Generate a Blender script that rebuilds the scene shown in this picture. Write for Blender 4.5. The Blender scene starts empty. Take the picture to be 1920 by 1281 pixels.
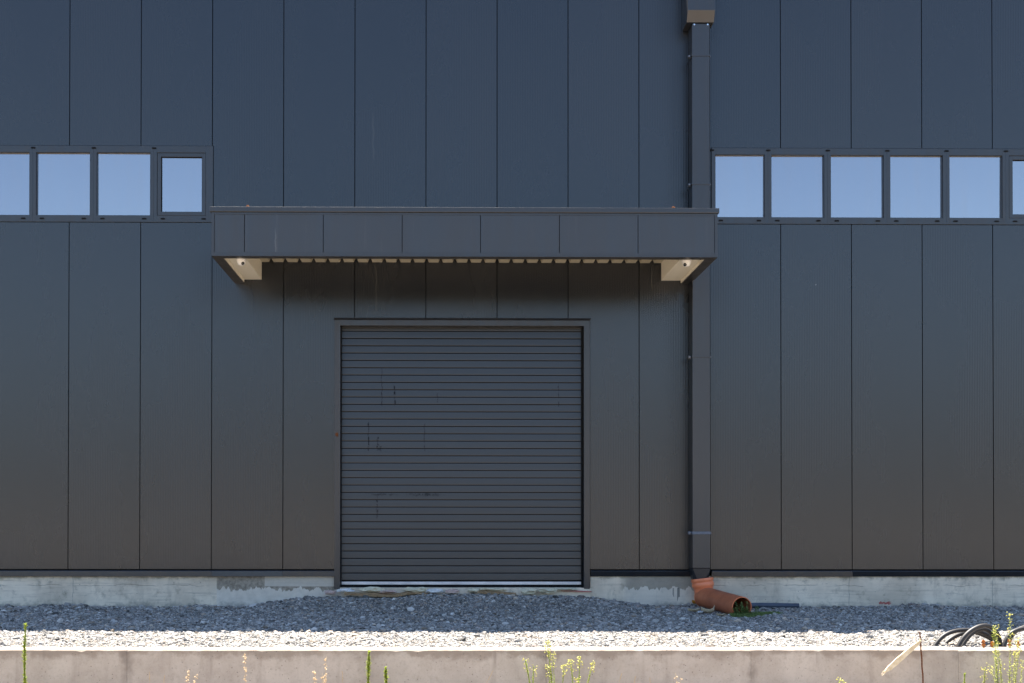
import bpy, math, random
import numpy as np
from mathutils import Vector, Matrix

R = math.radians
rnd = random.Random(7)
S = bpy.context.scene
COL = S.collection

# ------------------------------------------------------------------ camera
IW, IH = 1920.0, 1281.0
F, PX, PY = 2138.7, 850.52, 966.65
YAW, PITCH, ROLL = 0.008764, 0.009114, 0.000701
CX, CY, CZ = 0.252, -16.0, 1.155
_cy, _sy = math.cos(YAW), math.sin(YAW)
_cp, _sp = math.cos(PITCH), math.sin(PITCH)
_cr, _sr = math.cos(ROLL), math.sin(ROLL)
def to_cam(v):
    x, y, z = v
    x, y = _cy*x - _sy*y, _sy*x + _cy*y
    y, z = _cp*y + _sp*z, -_sp*y + _cp*z
    x, z = _cr*x + _sr*z, -_sr*x + _cr*z
    return x, y, z
def ray(px, py):
    x, y, z = (px-PX)/F, 1.0, -(py-PY)/F
    x, z = _cr*x - _sr*z, _sr*x + _cr*z
    y, z = _cp*y - _sp*z, _sp*y + _cp*z
    x, y = _cy*x + _sy*y, -_sy*x + _cy*y
    return x, y, z
def P(px, py, Y=0.0):
    """world point on the vertical plane y=Y that lies at a measured photo position"""
    x, y, z = ray(px, py); t = (Y-CY)/y
    return Vector((CX+x*t, Y, CZ+z*t))
def G(px, py, Z=0.0):
    """world point on the level z=Z"""
    x, y, z = ray(px, py); t = (Z-CZ)/z
    return Vector((CX+x*t, CY+y*t, Z))

cam = bpy.data.cameras.new('camera'); cam_o = bpy.data.objects.new('camera', cam); COL.objects.link(cam_o)
right = Vector(to_cam((1,0,0))), Vector(to_cam((0,1,0))), Vector(to_cam((0,0,1)))
M = Matrix([[right[0][0], right[0][2], -right[0][1], CX],
            [right[1][0], right[1][2], -right[1][1], CY],
            [right[2][0], right[2][2], -right[2][1], CZ],
            [0, 0, 0, 1]])
cam_o.matrix_world = M
cam.sensor_width = 36; cam.sensor_fit = 'HORIZONTAL'
cam.lens = F/IW*36
cam.shift_x = (IW/2-PX)/IW
cam.shift_y = (PY-IH/2)/IW
cam.clip_start = 0.1; cam.clip_end = 3000
S.camera = cam_o

# ------------------------------------------------------------------ light
SUN_EL, SUN_AZ = R(68), R(-14)         # the sun stands behind the building
w = bpy.data.worlds.new('World'); S.world = w; w.use_nodes = True
nt = w.node_tree; bg = nt.nodes['Background']
sky = nt.nodes.new('ShaderNodeTexSky'); sky.sky_type = 'NISHITA'; sky.sun_disc = False
sky.sun_elevation = SUN_EL; sky.sun_rotation = SUN_AZ
sky.air_density = 1.0; sky.dust_density = 0.45; sky.ozone_density = 2.3
nt.links.new(sky.outputs[0], bg.inputs[0]); bg.inputs[1].default_value = 0.07
sl = bpy.data.lights.new('sun', 'SUN'); sl.energy = 5.0; sl.angle = R(0.53); sl.color = (1.0, 0.94, 0.85)
so = bpy.data.objects.new('sun', sl); COL.objects.link(so)
sd = Vector((math.sin(SUN_AZ)*math.cos(SUN_EL), math.cos(SUN_AZ)*math.cos(SUN_EL), math.sin(SUN_EL)))
so.rotation_euler = sd.to_track_quat('Z', 'Y').to_euler(); so.location = (0, 10, 30)
S.view_settings.view_transform = 'Standard'; S.view_settings.look = 'None'
S.view_settings.exposure = 2.3; S.view_settings.gamma = 1

# ------------------------------------------------------------------ mesh helpers
class MB:
    def __init__(s): s.v = []; s.f = []
    def add(s, vs, fs):
        b = len(s.v); s.v += [tuple(p) for p in vs]; s.f += [tuple(i+b for i in f) for f in fs]; return s
    def box(s, x0, x1, y0, y1, z0, z1):
        return s.add([(x0,y0,z0),(x1,y0,z0),(x1,y1,z0),(x0,y1,z0),(x0,y0,z1),(x1,y0,z1),(x1,y1,z1),(x0,y1,z1)],
                     [(0,3,2,1),(4,5,6,7),(0,1,5,4),(1,2,6,5),(2,3,7,6),(3,0,4,7)])
    def prism(s, prof, axis, a, b):
        """closed profile extruded along an axis; profile coords are the other two axes in xyz order"""
        def pt(p, t):
            return (t,p[0],p[1]) if axis == 'x' else (p[0],t,p[1]) if axis == 'y' else (p[0],p[1],t)
        n = len(prof)
        vs = [pt(p,a) for p in prof] + [pt(p,b) for p in prof]
        fs = [(i,(i+1)%n,n+(i+1)%n,n+i) for i in range(n)] + [tuple(range(n-1,-1,-1)), tuple(range(n,2*n))]
        return s.add(vs, fs)
    def tube(s, path, rad, segs=10, caps=True):
        path = [Vector(p) for p in path]; n = len(path)
        if not hasattr(rad, '__len__'): rad = [rad]*n
        t0 = (path[1]-path[0]).normalized()
        u = t0.orthogonal().normalized(); vs = []; fs = []
        for i, p in enumerate(path):
            t = (path[min(i+1,n-1)]-path[max(i-1,0)]).normalized()
            u = (u - t*u.dot(t)).normalized(); q = t.cross(u)
            for k in range(segs):
                a = 2*math.pi*k/segs
                vs.append(p + (u*math.cos(a)+q*math.sin(a))*rad[i])
        for i in range(n-1):
            for k in range(segs):
                fs.append((i*segs+k, i*segs+(k+1)%segs, (i+1)*segs+(k+1)%segs, (i+1)*segs+k))
        if caps:
            fs.append(tuple(range(segs-1,-1,-1))); fs.append(tuple((n-1)*segs+k for k in range(segs)))
        return s.add(vs, fs)
    def shell_tube(s, path, rad, thick, segs=32):
        """open tube with wall thickness: outer skin, inner skin and the two rims"""
        path = [Vector(p) for p in path]; n = len(path)
        if not hasattr(rad, '__len__'): rad = [rad]*n
        a = len(s.v); s.tube(path, rad, segs, caps=False)
        b = len(s.v); f0 = len(s.f); s.tube(path, [q-thick for q in rad], segs, caps=False)
        s.f[f0:] = [f[::-1] for f in s.f[f0:]]
        for e, flip in ((0, True), (n-1, False)):
            for k in range(segs):
                k2 = (k+1) % segs; f = (a+e*segs+k, a+e*segs+k2, b+e*segs+k2, b+e*segs+k)
                s.f.append(f[::-1] if flip else f)
        return s
    def blob(s, c, r, seed=0, sub=1, j=.25):
        rr = random.Random(seed); vs, fs = ICO[sub]
        out = []
        for p in vs:
            k = 1+rr.uniform(-j, j)
            out.append((c[0]+p[0]*r[0]*k, c[1]+p[1]*r[1]*k, c[2]+p[2]*r[2]*k))
        return s.add(out, fs)
    def leaf(s, base, d, L, W, up=Vector((0,0,1)), curl=.25):
        d = Vector(d).normalized(); sd_ = d.cross(up)
        if sd_.length < 1e-3: sd_ = Vector((1,0,0))
        sd_.normalize(); nn = sd_.cross(d)
        b = Vector(base); m = b+d*L*.5+nn*L*curl*.35; e = b+d*L-nn*L*curl*.2
        return s.add([b, m+sd_*W*.5, e, m-sd_*W*.5], [(0,1,2),(0,2,3)])
    def build(s, name, mat, parent=None, smooth=False, origin=None, bevel=0, auto=None):
        o0 = Vector((0,0,0))
        if parent is not None:
            q = parent
            while q is not None: o0 = o0 + q.location; q = q.parent
        elif origin is not None: o0 = Vector(origin)
        me = bpy.data.meshes.new(name)
        me.from_pydata([(p[0]-o0.x, p[1]-o0.y, p[2]-o0.z) for p in s.v], [], s.f)
        me.validate(); me.update()
        if smooth:
            me.polygons.foreach_set('use_smooth', [True]*len(me.polygons))
            if auto: me.set_sharp_from_angle(angle=R(auto))
        me.materials.append(mat)
        ob = bpy.data.objects.new(name, me); COL.objects.link(ob)
        if parent is not None: ob.parent = parent
        else: ob.location = o0
        if bevel:
            m = ob.modifiers.new('edge', 'BEVEL'); m.width = bevel; m.segments = 2; m.limit_method = 'ANGLE'
        return ob

def _ico(sub):
    t = (1+5**.5)/2
    v = [Vector(p).normalized() for p in [(-1,t,0),(1,t,0),(-1,-t,0),(1,-t,0),(0,-1,t),(0,1,t),(0,-1,-t),(0,1,-t),(t,0,-1),(t,0,1),(-t,0,-1),(-t,0,1)]]
    f = [(0,11,5),(0,5,1),(0,1,7),(0,7,10),(0,10,11),(1,5,9),(5,11,4),(11,10,2),(10,7,6),(7,1,8),(3,9,4),(3,4,2),(3,2,6),(3,6,8),(3,8,9),(4,9,5),(2,4,11),(6,2,10),(8,6,7),(9,8,1)]
    for _ in range(sub):
        c = {}; nf = []
        def mid(a, b):
            k = (min(a,b), max(a,b))
            if k not in c: v.append(((v[a]+v[b])/2).normalized()); c[k] = len(v)-1
            return c[k]
        for a, b, d in f:
            x, y, z = mid(a,b), mid(b,d), mid(d,a); nf += [(a,x,z),(b,y,x),(d,z,y),(x,y,z)]
        f = nf
    return [tuple(p) for p in v], f
ICO = {k: _ico(k) for k in (0, 1, 2)}

def empty(name, loc=(0,0,0), parent=None):
    o = bpy.data.objects.new(name, None); COL.objects.link(o)
    if parent is not None: o.parent = parent
    o.location = loc; o.empty_display_size = .2
    return o
def tag(o, label, cat, group=None):
    o['label'] = label; o['category'] = cat
    if group: o['group'] = group
    return o

# ------------------------------------------------------------------ materials
class NT:
    def __init__(s, name, rough=.6, spec=.5):
        s.m = bpy.data.materials.new(name); s.m.use_nodes = True; s.t = s.m.node_tree
        s.b = s.t.nodes['Principled BSDF']; s.b.inputs['Roughness'].default_value = rough
        s.b.inputs['Specular IOR Level'].default_value = spec
        s.out = s.t.nodes['Material Output']
        s._pos = None
    def n(s, typ, **kw):
        o = s.t.nodes.new(typ)
        for k, v in kw.items(): setattr(o, k, v)
        return o
    def put(s, sock, v):
        if isinstance(v, bpy.types.NodeSocket): s.t.links.new(v, sock)
        elif isinstance(v, (tuple, list)) and sock.type == 'RGBA' and len(v) == 3: sock.default_value = (*v, 1)
        else: sock.default_value = v
    def math(s, op, a, b=0.0, c=None, clamp=False):
        o = s.n('ShaderNodeMath', operation=op, use_clamp=clamp); s.put(o.inputs[0], a); s.put(o.inputs[1], b)
        if c is not None: s.put(o.inputs[2], c)
        return o.outputs[0]
    def pos(s):
        if s._pos is None: s._pos = s.n('ShaderNodeNewGeometry').outputs['Position']
        return s._pos
    def xyz(s):
        o = s.n('ShaderNodeSeparateXYZ'); s.put(o.inputs[0], s.pos()); return o.outputs
    def mapping(s, scale=(1,1,1), loc=(0,0,0)):
        o = s.n('ShaderNodeMapping'); s.put(o.inputs[0], s.pos()); o.inputs['Scale'].default_value = scale
        o.inputs['Location'].default_value = loc; return o.outputs[0]
    def noise(s, scale, detail=4, rough=.55, vec=None, dist=0):
        o = s.n('ShaderNodeTexNoise'); s.put(o.inputs['Vector'], vec if vec is not None else s.pos())
        o.inputs['Scale'].default_value = scale; o.inputs['Detail'].default_value = detail
        o.inputs['Roughness'].default_value = rough; o.inputs['Distortion'].default_value = dist
        return o.outputs['Fac']
    def voro(s, scale, vec=None, out='Distance'):
        o = s.n('ShaderNodeTexVoronoi'); s.put(o.inputs['Vector'], vec if vec is not None else s.pos())
        o.inputs['Scale'].default_value = scale; return o.outputs[out]
    def ramp(s, v, a, b, lo=0.0, hi=1.0, smooth=True):
        o = s.n('ShaderNodeMapRange'); o.interpolation_type = 'SMOOTHSTEP' if smooth else 'LINEAR'
        s.put(o.inputs[0], v); s.put(o.inputs[1], a); s.put(o.inputs[2], b); s.put(o.inputs[3], lo); s.put(o.inputs[4], hi)
        return o.outputs[0]
    def mix(s, f, a, b, mode='MIX'):
        o = s.n('ShaderNodeMix', data_type='RGBA', blend_type=mode); s.put(o.inputs[0], f); s.put(o.inputs[6], a); s.put(o.inputs[7], b)
        return o.outputs[2]
    def band(s, v, a, b, soft):
        return s.math('MULTIPLY', s.ramp(v, a-soft, a+soft), s.ramp(v, b-soft, b+soft, 1.0, 0.0))
    def col(s, v): s.put(s.b.inputs['Base Color'], v); return s
    def rough(s, v): s.put(s.b.inputs['Roughness'], v); return s
    def bump(s, h, strength=.3, dist=.01):
        o = s.n('ShaderNodeBump'); s.put(o.inputs['Height'], h); o.inputs['Strength'].default_value = strength
        o.inputs['Distance'].default_value = dist; s.t.links.new(o.outputs[0], s.b.inputs['Normal']); return s

def paint(name, c, rough=.35, spec=.75, var=.12, metal=0.0, bumpy=.03):
    m = NT(name, rough, spec)
    n = m.noise(2.2, 5, .6); n2 = m.noise(1.0, 6, .7, m.mapping((14,14,1.2)))
    dk = tuple(k*(1-var) for k in c); lt = tuple(k*(1+var) for k in c)
    m.col(m.mix(n, dk, lt)); m.rough(m.ramp(n2, .3, .7, rough-.05, rough+.07))
    m.b.inputs['Metallic'].default_value = metal
    if bumpy: m.bump(m.noise(1.3, 2, .5), bumpy, .02)
    return m.m

def mat_panel():
    m = NT('anthracite_panel', .28, .77)
    X, Y, Z = m.xyz()
    n = m.noise(1.0, 4, .6, m.mapping((.8,.8,.35)))
    streak = m.noise(1.0, 5, .65, m.mapping((9,9,.35)))
    c = m.mix(n, (.0045,.0065,.0105), (.0080,.0105,.0150))
    # one tone per panel: sheets from different coils
    pid = m.math('FLOOR', X); wn = m.n('ShaderNodeTexWhiteNoise', noise_dimensions='1D'); m.put(wn.inputs['W'], pid)
    c = m.mix(m.ramp(wn.outputs[0], 0, 1, 0, .42, False), c, (.017,.018,.020))
    for px, a, b, wd, k in ((705,500,585,.010,.2),(1222,500,545,.006,.25),(700,215,300,.010,.18)):
        q0 = P(px, b); q1 = P(px, a)
        c = m.mix(m.math('MULTIPLY', m.math('MULTIPLY', m.band(m.math('ADD', X, m.ramp(m.noise(6,4,.6),.3,.7,-.008,.008)), q0.x-wd, q0.x+wd, wd*.8), m.band(Z, q0.z, q1.z, .12)), k), c, (.10,.10,.09))
    c = m.mix(m.ramp(streak, .62, .82, 0, .10), c, (.026,.025,.024))
    # chalky scuffs and droppings, sparse
    v = m.voro(1.25, m.mapping((1,1,.8))); sp = m.ramp(v, .0, .016, 1, 0)
    nz = m.noise(60, 2); sp = m.math('MULTIPLY', sp, m.ramp(nz, .42, .55))
    c = m.mix(sp, c, (.5,.5,.48))
    # dust kicked up from the yard on the lowest part
    dust = m.math('MULTIPLY', m.ramp(Z, .5, 1.7, 1, 0), m.ramp(m.noise(5, 5, .65), .35, .75))
    c = m.mix(m.math('MULTIPLY', dust, .09), c, (.10,.085,.080))
    m.col(c); m.rough(m.ramp(n, .3, .7, .26, .29))
    m.bump(m.noise(1.0, 2, .5, m.mapping((1.6,1.6,.5))), .02, .03)
    return m.m

def mat_plinth():
    m = NT('plinth_concrete', .85, .3)
    X, Y, Z = m.xyz()
    big = m.noise(1.6, 6, .6); fine = m.noise(45, 5, .7)
    boards = m.noise(1.0, 5, .65, m.mapping((1.4,1.4,22)))
    c = m.mix(m.ramp(big, .3, .7), (.56,.48,.37), (.80,.70,.55))
    c = m.mix(m.ramp(boards, .50, .68, 0, .42), c, (.33,.29,.23)); vb = m.noise(1.0, 6, .7, m.mapping((4,4,1.5),(7,0,0))); c = m.mix(m.ramp(vb, .52, .70, 0, .5), c, (.36,.31,.24))
    lens = m.noise(1.0, 3, .6, m.mapping((5,5,42),(1,0,3))); c = m.mix(m.math('MULTIPLY', m.ramp(lens, .69, .75), m.ramp(m.noise(2.0, 3), .48, .6)), c, (.13,.12,.10))
    blot = m.noise(7.0, 6, .7); c = m.mix(m.ramp(blot, .52, .72, 0, .6), c, (.27,.24,.185))
    pit = m.math('MULTIPLY', m.ramp(m.voro(17), .06, .13, 1, 0), m.ramp(m.noise(5, 3), .5, .6)); c = m.mix(m.math('MULTIPLY', pit, .85), c, (.10,.095,.08))
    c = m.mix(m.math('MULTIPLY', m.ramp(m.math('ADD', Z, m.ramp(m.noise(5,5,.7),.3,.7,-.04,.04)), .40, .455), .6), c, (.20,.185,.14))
    c = m.mix(m.ramp(fine, .6, .8, 0, .5), c, (.24,.24,.22))
    # board joint line and lens-shaped voids
    ln = m.noise(1.0, 3, .6, m.mapping((3,3,0.2)))
    zl = m.math('ADD', Z, m.ramp(ln, .3, .7, -.02, .02, False))
    crack = m.math('MULTIPLY', m.band(zl, .318, .322, .003), m.ramp(m.noise(2.2, 3), .47, .56))
    c = m.mix(m.math('MULTIPLY', crack, .95), c, (.07,.065,.06))
    zl2 = m.math('ADD', Z, m.ramp(m.noise(1.0, 3, .6, m.mapping((2,2,.2),(5,0,0))), .3, .7, -.03, .03, False))
    crack2 = m.math('MULTIPLY', m.band(zl2, .20, .203, .004), m.ramp(m.noise(3.0, 3, .5, m.mapping((1,1,1),(9,3,0))), .52, .6))
    c = m.mix(m.math('MULTIPLY', crack2, .7), c, (.14,.14,.13))
    # vertical form joints
    for xx in (P(136,1110).x, P(1593,1110).x, P(1862,1110).x):
        j = m.math('MULTIPLY', m.band(m.math('ADD', X, m.ramp(m.noise(9,3),.3,.7,-.006,.006)), xx-.004, xx+.004, .003), m.ramp(m.noise(6,3), .35,.5))
        c = m.mix(m.math('MULTIPLY', j, .6), c, (.16,.16,.15))
    # bare grey above a ragged pale wash, left and right of the door
    jag = m.noise(1.0, 5, .7, m.mapping((7,7,1.2))); zj = m.math('ADD', Z, m.ramp(jag, .25, .75, -.09, .09, False))
    xl0, xl1, xm = P(406,1110).x, P(640,1110).x, P(496,1110).x
    left = m.band(X, xl0, xl1, .008)
    c = m.mix(m.math('MULTIPLY', left, m.ramp(zj, .262, .272)), c, m.mix(m.ramp(m.noise(22,5,.7),.35,.65), (.21,.18,.14), (.36,.315,.25)))
    c = m.mix(m.math('MULTIPLY', m.math('MULTIPLY', m.band(X, xm, xl1, .006), m.ramp(Z, .30, .31)), .8), c, m.mix(boards, (.42,.38,.31), (.72,.66,.56)))
    c = m.mix(m.math('MULTIPLY', m.math('MULTIPLY', left, m.ramp(zj, .262, .272, 1, 0)), .8), c, m.mix(m.noise(9,6,.7), (.40,.36,.30), (.82,.76,.66)))
    xr0, xr1 = P(1170,1110).x, P(1305,1110).x
    jag2 = m.noise(1.0, 4, .65, m.mapping((9,9,.6),(2,0,0))); zj2 = m.math('ADD', Z, m.ramp(jag2, .3, .75, -.07, .07, False))
    rt = m.band(X, xr0, xr1, .1)
    c = m.mix(m.math('MULTIPLY', m.math('MULTIPLY', rt, m.ramp(zj2, .265, .275)), .85), c, m.mix(m.noise(14,6,.7), (.17,.155,.125), (.36,.33,.27)))
    c = m.mix(m.math('MULTIPLY', m.math('MULTIPLY', rt, m.ramp(zj2, .265, .275, 1, 0)), .5), c, (.68,.63,.54))
    drip = m.noise(1.0, 2, .5, m.mapping((26,26,.4))); dl = m.noise(1.0, 2, .5, m.mapping((11,11,.1),(4,0,0)))
    dm = m.math('MULTIPLY', m.ramp(drip, .56, .61), m.math('MULTIPLY', m.band(X, P(1228,1110).x, xr1, .05), m.math('MULTIPLY', m.ramp(m.math('SUBTRACT', Z, m.ramp(dl,.3,.7,.06,.24)), 0, .01), m.ramp(Z, .28, .29, 1, 0))))
    c = m.mix(m.math('MULTIPLY', dm, .8), c, (.13,.13,.12))
    # damp soil splash at the foot
    ft = m.math('MULTIPLY', m.ramp(m.math('ADD', Z, m.ramp(m.noise(6,5,.7), .3,.7,-.05,.05)), .0, .09, 1, 0), .6)
    c = m.mix(ft, c, (.20,.20,.175))
    # red marking paint
    rp = P(1660,1131); rx = m.math('ADD', X, m.ramp(m.noise(30,3),.3,.7,-.02,.02)); rz = m.math('ADD', Z, m.ramp(m.noise(24,3),.3,.7,-.012,.012))
    rm = m.math('MULTIPLY', m.band(rx, rp.x-.085, rp.x+.08, .008), m.band(rz, rp.z-.015, rp.z+.015, .004))
    c = m.mix(m.math('MULTIPLY', rm, .85), c, (.34,.045,.045))
    m.col(c); m.bump(m.math('ADD', m.math('MULTIPLY', boards, .6), m.math('MULTIPLY', fine, .5)), .5, .006)
    return m.m

def mat_retaining():
    m = NT('precast_concrete', .88, .25)
    X, Y, Z = m.xyz()
    big = m.noise(1.6, 9, .68); streak = m.noise(1.0, 5, .6, m.mapping((6,6,.7))); fine = m.noise(90, 4, .7)
    c = m.mix(m.ramp(big, .3, .7), (.41,.35,.285), (.54,.475,.395))
    c = m.mix(m.ramp(streak, .5, .75, 0, .5), c, (.32,.265,.215))
    top = m.math('MULTIPLY', m.ramp(m.math('ADD', Z, m.ramp(m.noise(4,5,.7),.3,.7,-.05,.05)), -.055, .02), .75)
    c = m.mix(top, c, (.27,.215,.165))
    c = m.mix(m.ramp(m.noise(3.1, 4, .6, m.mapping((1,1,1),(3,1,7))), .62, .75, 0, .45), c, (.40,.32,.24))
    mott = m.noise(17, 6, .7); c = m.mix(m.ramp(mott, .50, .74, 0, .34), c, (.27,.22,.175)); c = m.mix(m.ramp(m.noise(55, 4, .7), .5, .75, 0, .35), c, (.25,.21,.17))
    pit = m.math('MULTIPLY', m.ramp(m.voro(25), .07, .15, 1, 0), m.ramp(m.noise(4, 3), .42, .56))
    c = m.mix(m.math('MULTIPLY', pit, .75), c, (.11,.10,.085))
    c = m.mix(m.ramp(fine, .55, .8, 0, .3), c, (.24,.22,.19))
    run = m.noise(1.0, 4, .6, m.mapping((16,16,.5),(0,0,2))); c = m.mix(m.math('MULTIPLY', m.ramp(run, .58, .72), m.ramp(m.math('ADD', Z, m.ramp(m.noise(3,3), .3, .7, -.2, .12)), -.2, .0, 0, .5)), c, (.24,.20,.165))
    for xx in JX:
        w_ = m.ramp(m.math('ABSOLUTE', m.math('SUBTRACT', m.math('ADD', X, m.ramp(m.noise(8,4),.3,.7,-.02,.02)), xx)), .01, .08, 1, 0)
        c = m.mix(m.math('MULTIPLY', m.math('MULTIPLY', w_, m.ramp(m.noise(5,4,.6), .35, .65)), .6), c, (.19,.155,.125))
    m.col(c); m.bump(m.math('SUBTRACT', m.math('MULTIPLY', fine, .4), pit), .5, .005)
    return m.m

def mat_ground():
    m = NT('gravel_ground', .92, .2)
    v = m.voro(34, None, 'Color'); d = m.voro(34); n = m.noise(.8, 5, .6)
    g = m.n('ShaderNodeSeparateColor'); m.put(g.inputs[0], v)
    c = m.mix(g.outputs[0], (.15,.142,.13), (.32,.30,.27))
    c = m.mix(m.ramp(d, .45, .8, 0, .8), c, (.07,.066,.062))
    # the lower yard before the wall is dry earth with thin grass
    Y = m.xyz()[1]
    low = m.ramp(Y, -5.9, -5.5, 1, 0)
    e = m.mix(m.ramp(m.noise(1.7, 6, .65), .35, .65), (.275,.22,.18), (.225,.185,.14))
    e = m.mix(m.ramp(n, .52, .75, 0, .45), e, (.20,.18,.075))
    c = m.mix(low, c, e)
    m.col(c); m.bump(m.math('SUBTRACT', 1.0, d), .8, .02)
    return m.m

def mat_stone():
    m = NT('crushed_stone', .85, .25)
    a = m.n('ShaderNodeAttribute', attribute_name='tone', attribute_type='GEOMETRY')
    n = m.noise(70, 4, .65)
    m.col(m.mix(m.ramp(n, .3, .75, 0, .45), a.outputs['Color'], m.mix(.5, a.outputs['Color'], (.07,.07,.07), 'MULTIPLY')))
    m.bump(n, .4, .004)
    return m.m

def mat_curtain():
    m = NT('roller_slat_paint', .33, .70)
    X, Y, Z = m.xyz()
    n = m.noise(1.3, 5, .6); ln = m.noise(1.0, 4, .6, m.mapping((.5,.5,34)))
    c = m.mix(n, (.0075,.0095,.0130), (.0120,.0145,.0185))
    sid = m.math('FLOOR', m.math('DIVIDE', m.math('SUBTRACT', Z, DZ0), SLAT)); wn = m.n('ShaderNodeTexWhiteNoise', noise_dimensions='1D'); m.put(wn.inputs['W'], sid)
    c = m.mix(m.ramp(wn.outputs[0], 0, 1, 0, .25, False), c, (.022,.023,.026))
    c = m.mix(m.ramp(ln, .55, .75, 0, .3), c, (.028,.028,.029))
    # dark runs of oil and water below the slat joints (photo positions of each run)
    wob = m.ramp(m.noise(14, 4, .65), .3, .7, -.011, .011, False); xw = m.math('ADD', X, wob)
    br = m.ramp(m.noise(30, 4, .7), .38, .6)
    gl_ = None
    for px, a, b, wd, k in ((716,690,762,.006,.7),(740,722,762,.009,.85),(820,738,760,.005,.6),(1047,720,763,.006,.6),
                            (691,790,845,.008,.8),(708,820,845,.012,.85),(713,838,846,.016,.7),(796,795,846,.007,.6),
                            (707,929,973,.011,.8),(720,926,929,.16,.55),(795,925,930,.20,.6)):
        q0 = P(px, b, .12); q1 = P(px, a, .12)
        mk = m.math('MULTIPLY', m.band(xw, q0.x-wd, q0.x+wd, wd*.7), m.band(m.math('ADD', Z, wob), q0.z, q1.z, .012))
        kk = m.math('MULTIPLY', m.math('MULTIPLY', mk, br), k); c = m.mix(kk, c, (.001,.001,.001)); gl_ = kk if gl_ is None else m.math('MAXIMUM', gl_, kk)
    dust = m.math('MULTIPLY', m.ramp(Z, .3, .9, 1, 0), m.ramp(m.noise(5, 5, .65), .35, .75))
    c = m.mix(m.math('MULTIPLY', dust, .06), c, (.10,.10,.10))
    m.put(m.b.inputs['Specular IOR Level'], m.math('MULTIPLY_ADD', gl_, -.70, .70)); m.col(c); m.bump(ln, .10, .003)
    return m.m

def mat_glass():
    m = NT('window_glass')
    t = m.t
    tr = m.n('ShaderNodeBsdfTransparent'); tr.inputs[0].default_value = (.16,.18,.20,1)
    gl = m.n('ShaderNodeBsdfGlossy'); gl.inputs['Roughness'].default_value = .0
    X, Y, Z = m.xyz()
    sm = m.noise(1.0, 4, .6, m.mapping((5,5,.9)))
    m.put(gl.inputs['Color'], m.mix(sm, (.97,.93,.95), (1.0,.965,.985)))
    film = m.n('ShaderNodeBsdfDiffuse'); film.inputs[0].default_value = (.35,.35,.34,1)
    mx = m.n('ShaderNodeMixShader'); mx.inputs[0].default_value = GLASS_R
    t.links.new(tr.outputs[0], mx.inputs[1]); t.links.new(gl.outputs[0], mx.inputs[2])
    dirt = m.n('ShaderNodeMixShader'); m.put(dirt.inputs[0], m.ramp(m.noise(1.0, 5, .6, m.mapping((7,7,.7),(3,0,0))), .45, .8, .02, .10))
    t.links.new(mx.outputs[0], dirt.inputs[1]); t.links.new(film.outputs[0], dirt.inputs[2])
    t.links.new(dirt.outputs[0], m.out.inputs['Surface'])
    return m.m

def simple(name, a, b, scale=8, rough=.7, spec=.35, metal=0, bump=.2, bd=.004, trans=0):
    m = NT(name, rough, spec)
    n = m.noise(scale, 5, .62)
    m.col(m.mix(m.ramp(n, .3, .7), a, b)); m.b.inputs['Metallic'].default_value = metal
    if bump: m.bump(m.noise(scale*3, 4, .6), bump, bd)
    if trans:
        tr = m.n('ShaderNodeBsdfTranslucent'); m.put(tr.inputs[0], b); mx = m.n('ShaderNodeMixShader'); mx.inputs[0].default_value = trans
        m.t.links.new(m.b.outputs[0], mx.inputs[1]); m.t.links.new(tr.outputs[0], mx.inputs[2]); m.t.links.new(mx.outputs[0], m.out.inputs[0])
    return m.m

GLASS_R = .37
# door numbers
DX0, DX1 = P(638,850,.0).x, P(1094.5,850,.0).x
DTOP = P(866,611.5,0).z
DZ0 = P(866,1100.5,.12).z
SLAT = (P(866,613,.12).z-P(866,1090.5,.12).z)/34.75
JX = [P(238,1240,-5.67).x, P(1024,1240,-5.67).x, P(1408,1240,-5.67).x, P(1797,1240,-5.67).x]

M_panel = mat_panel(); M_plinth = mat_plinth(); M_wall = mat_retaining(); M_ground = mat_ground(); M_stone = mat_stone()
M_curtain = mat_curtain(); M_glass = mat_glass()
M_trim = paint('anthracite_trim', (.014,.015,.018), .34)
M_fascia = paint('fascia_paint', (.018,.020,.024), .34)
def drip(m_):
    q = NT.__new__(NT); q.m = m_; q.t = m_.node_tree; q.b = q.t.nodes['Principled BSDF']; q._pos = None
    X, Y, Z = q.xyz(); a = P(517,470,-1.6); b = P(517,432,-1.6)
    old = q.b.inputs['Base Color'].links[0].from_socket
    st = q.noise(1.0, 4, .6, q.mapping((11,11,.6)))
    c = q.mix(q.ramp(st, .60, .75, 0, .35), old, (.05,.05,.05))
    k = q.math('MULTIPLY', q.band(q.math('ADD', X, q.ramp(q.noise(9,3),.3,.7,-.006,.006)), a.x-.006, a.x+.006, .006), q.band(Z, a.z-.05, b.z, .06))
    q.col(q.mix(q.math('MULTIPLY', k, .5), c, (.12,.12,.115)))
drip(M_fascia)
M_frame = paint('window_frame_paint', (.012,.015,.020), .34)
M_pipe = paint('downpipe_paint', (.014,.016,.020), .36)
M_deck = paint('deck_sheet_coat', (.50,.44,.32), .5, .3, .08)
M_cream = paint('cream_sheet', (.78,.72,.58), .5, .35, .04)
M_black = simple('rubber_and_shade_black', (.004,.004,.005), (.010,.010,.010), 20, .7, .12)
M_alu = simple('aluminium_bar', (.50,.51,.54), (.66,.67,.70), 3, .45, .5, .6, .05)
M_steel = simple('zinc_steel', (.5,.5,.52), (.75,.75,.77), 30, .3, .5, 1, .05)
M_clamp = simple('sky_tinted_strap', (.06,.085,.13), (.09,.12,.17), 30, .35, .6, .3, .05)  # sky reflection on the lowest strap is put into its blue colour
M_bolt = simple('dull_zinc', (.12,.13,.15), (.22,.23,.25), 40, .5, .4, .6, .1)
M_white = simple('white_plastic', (.72,.70,.66), (.80,.79,.75), 12, .35, .5, 0, .02)
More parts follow.
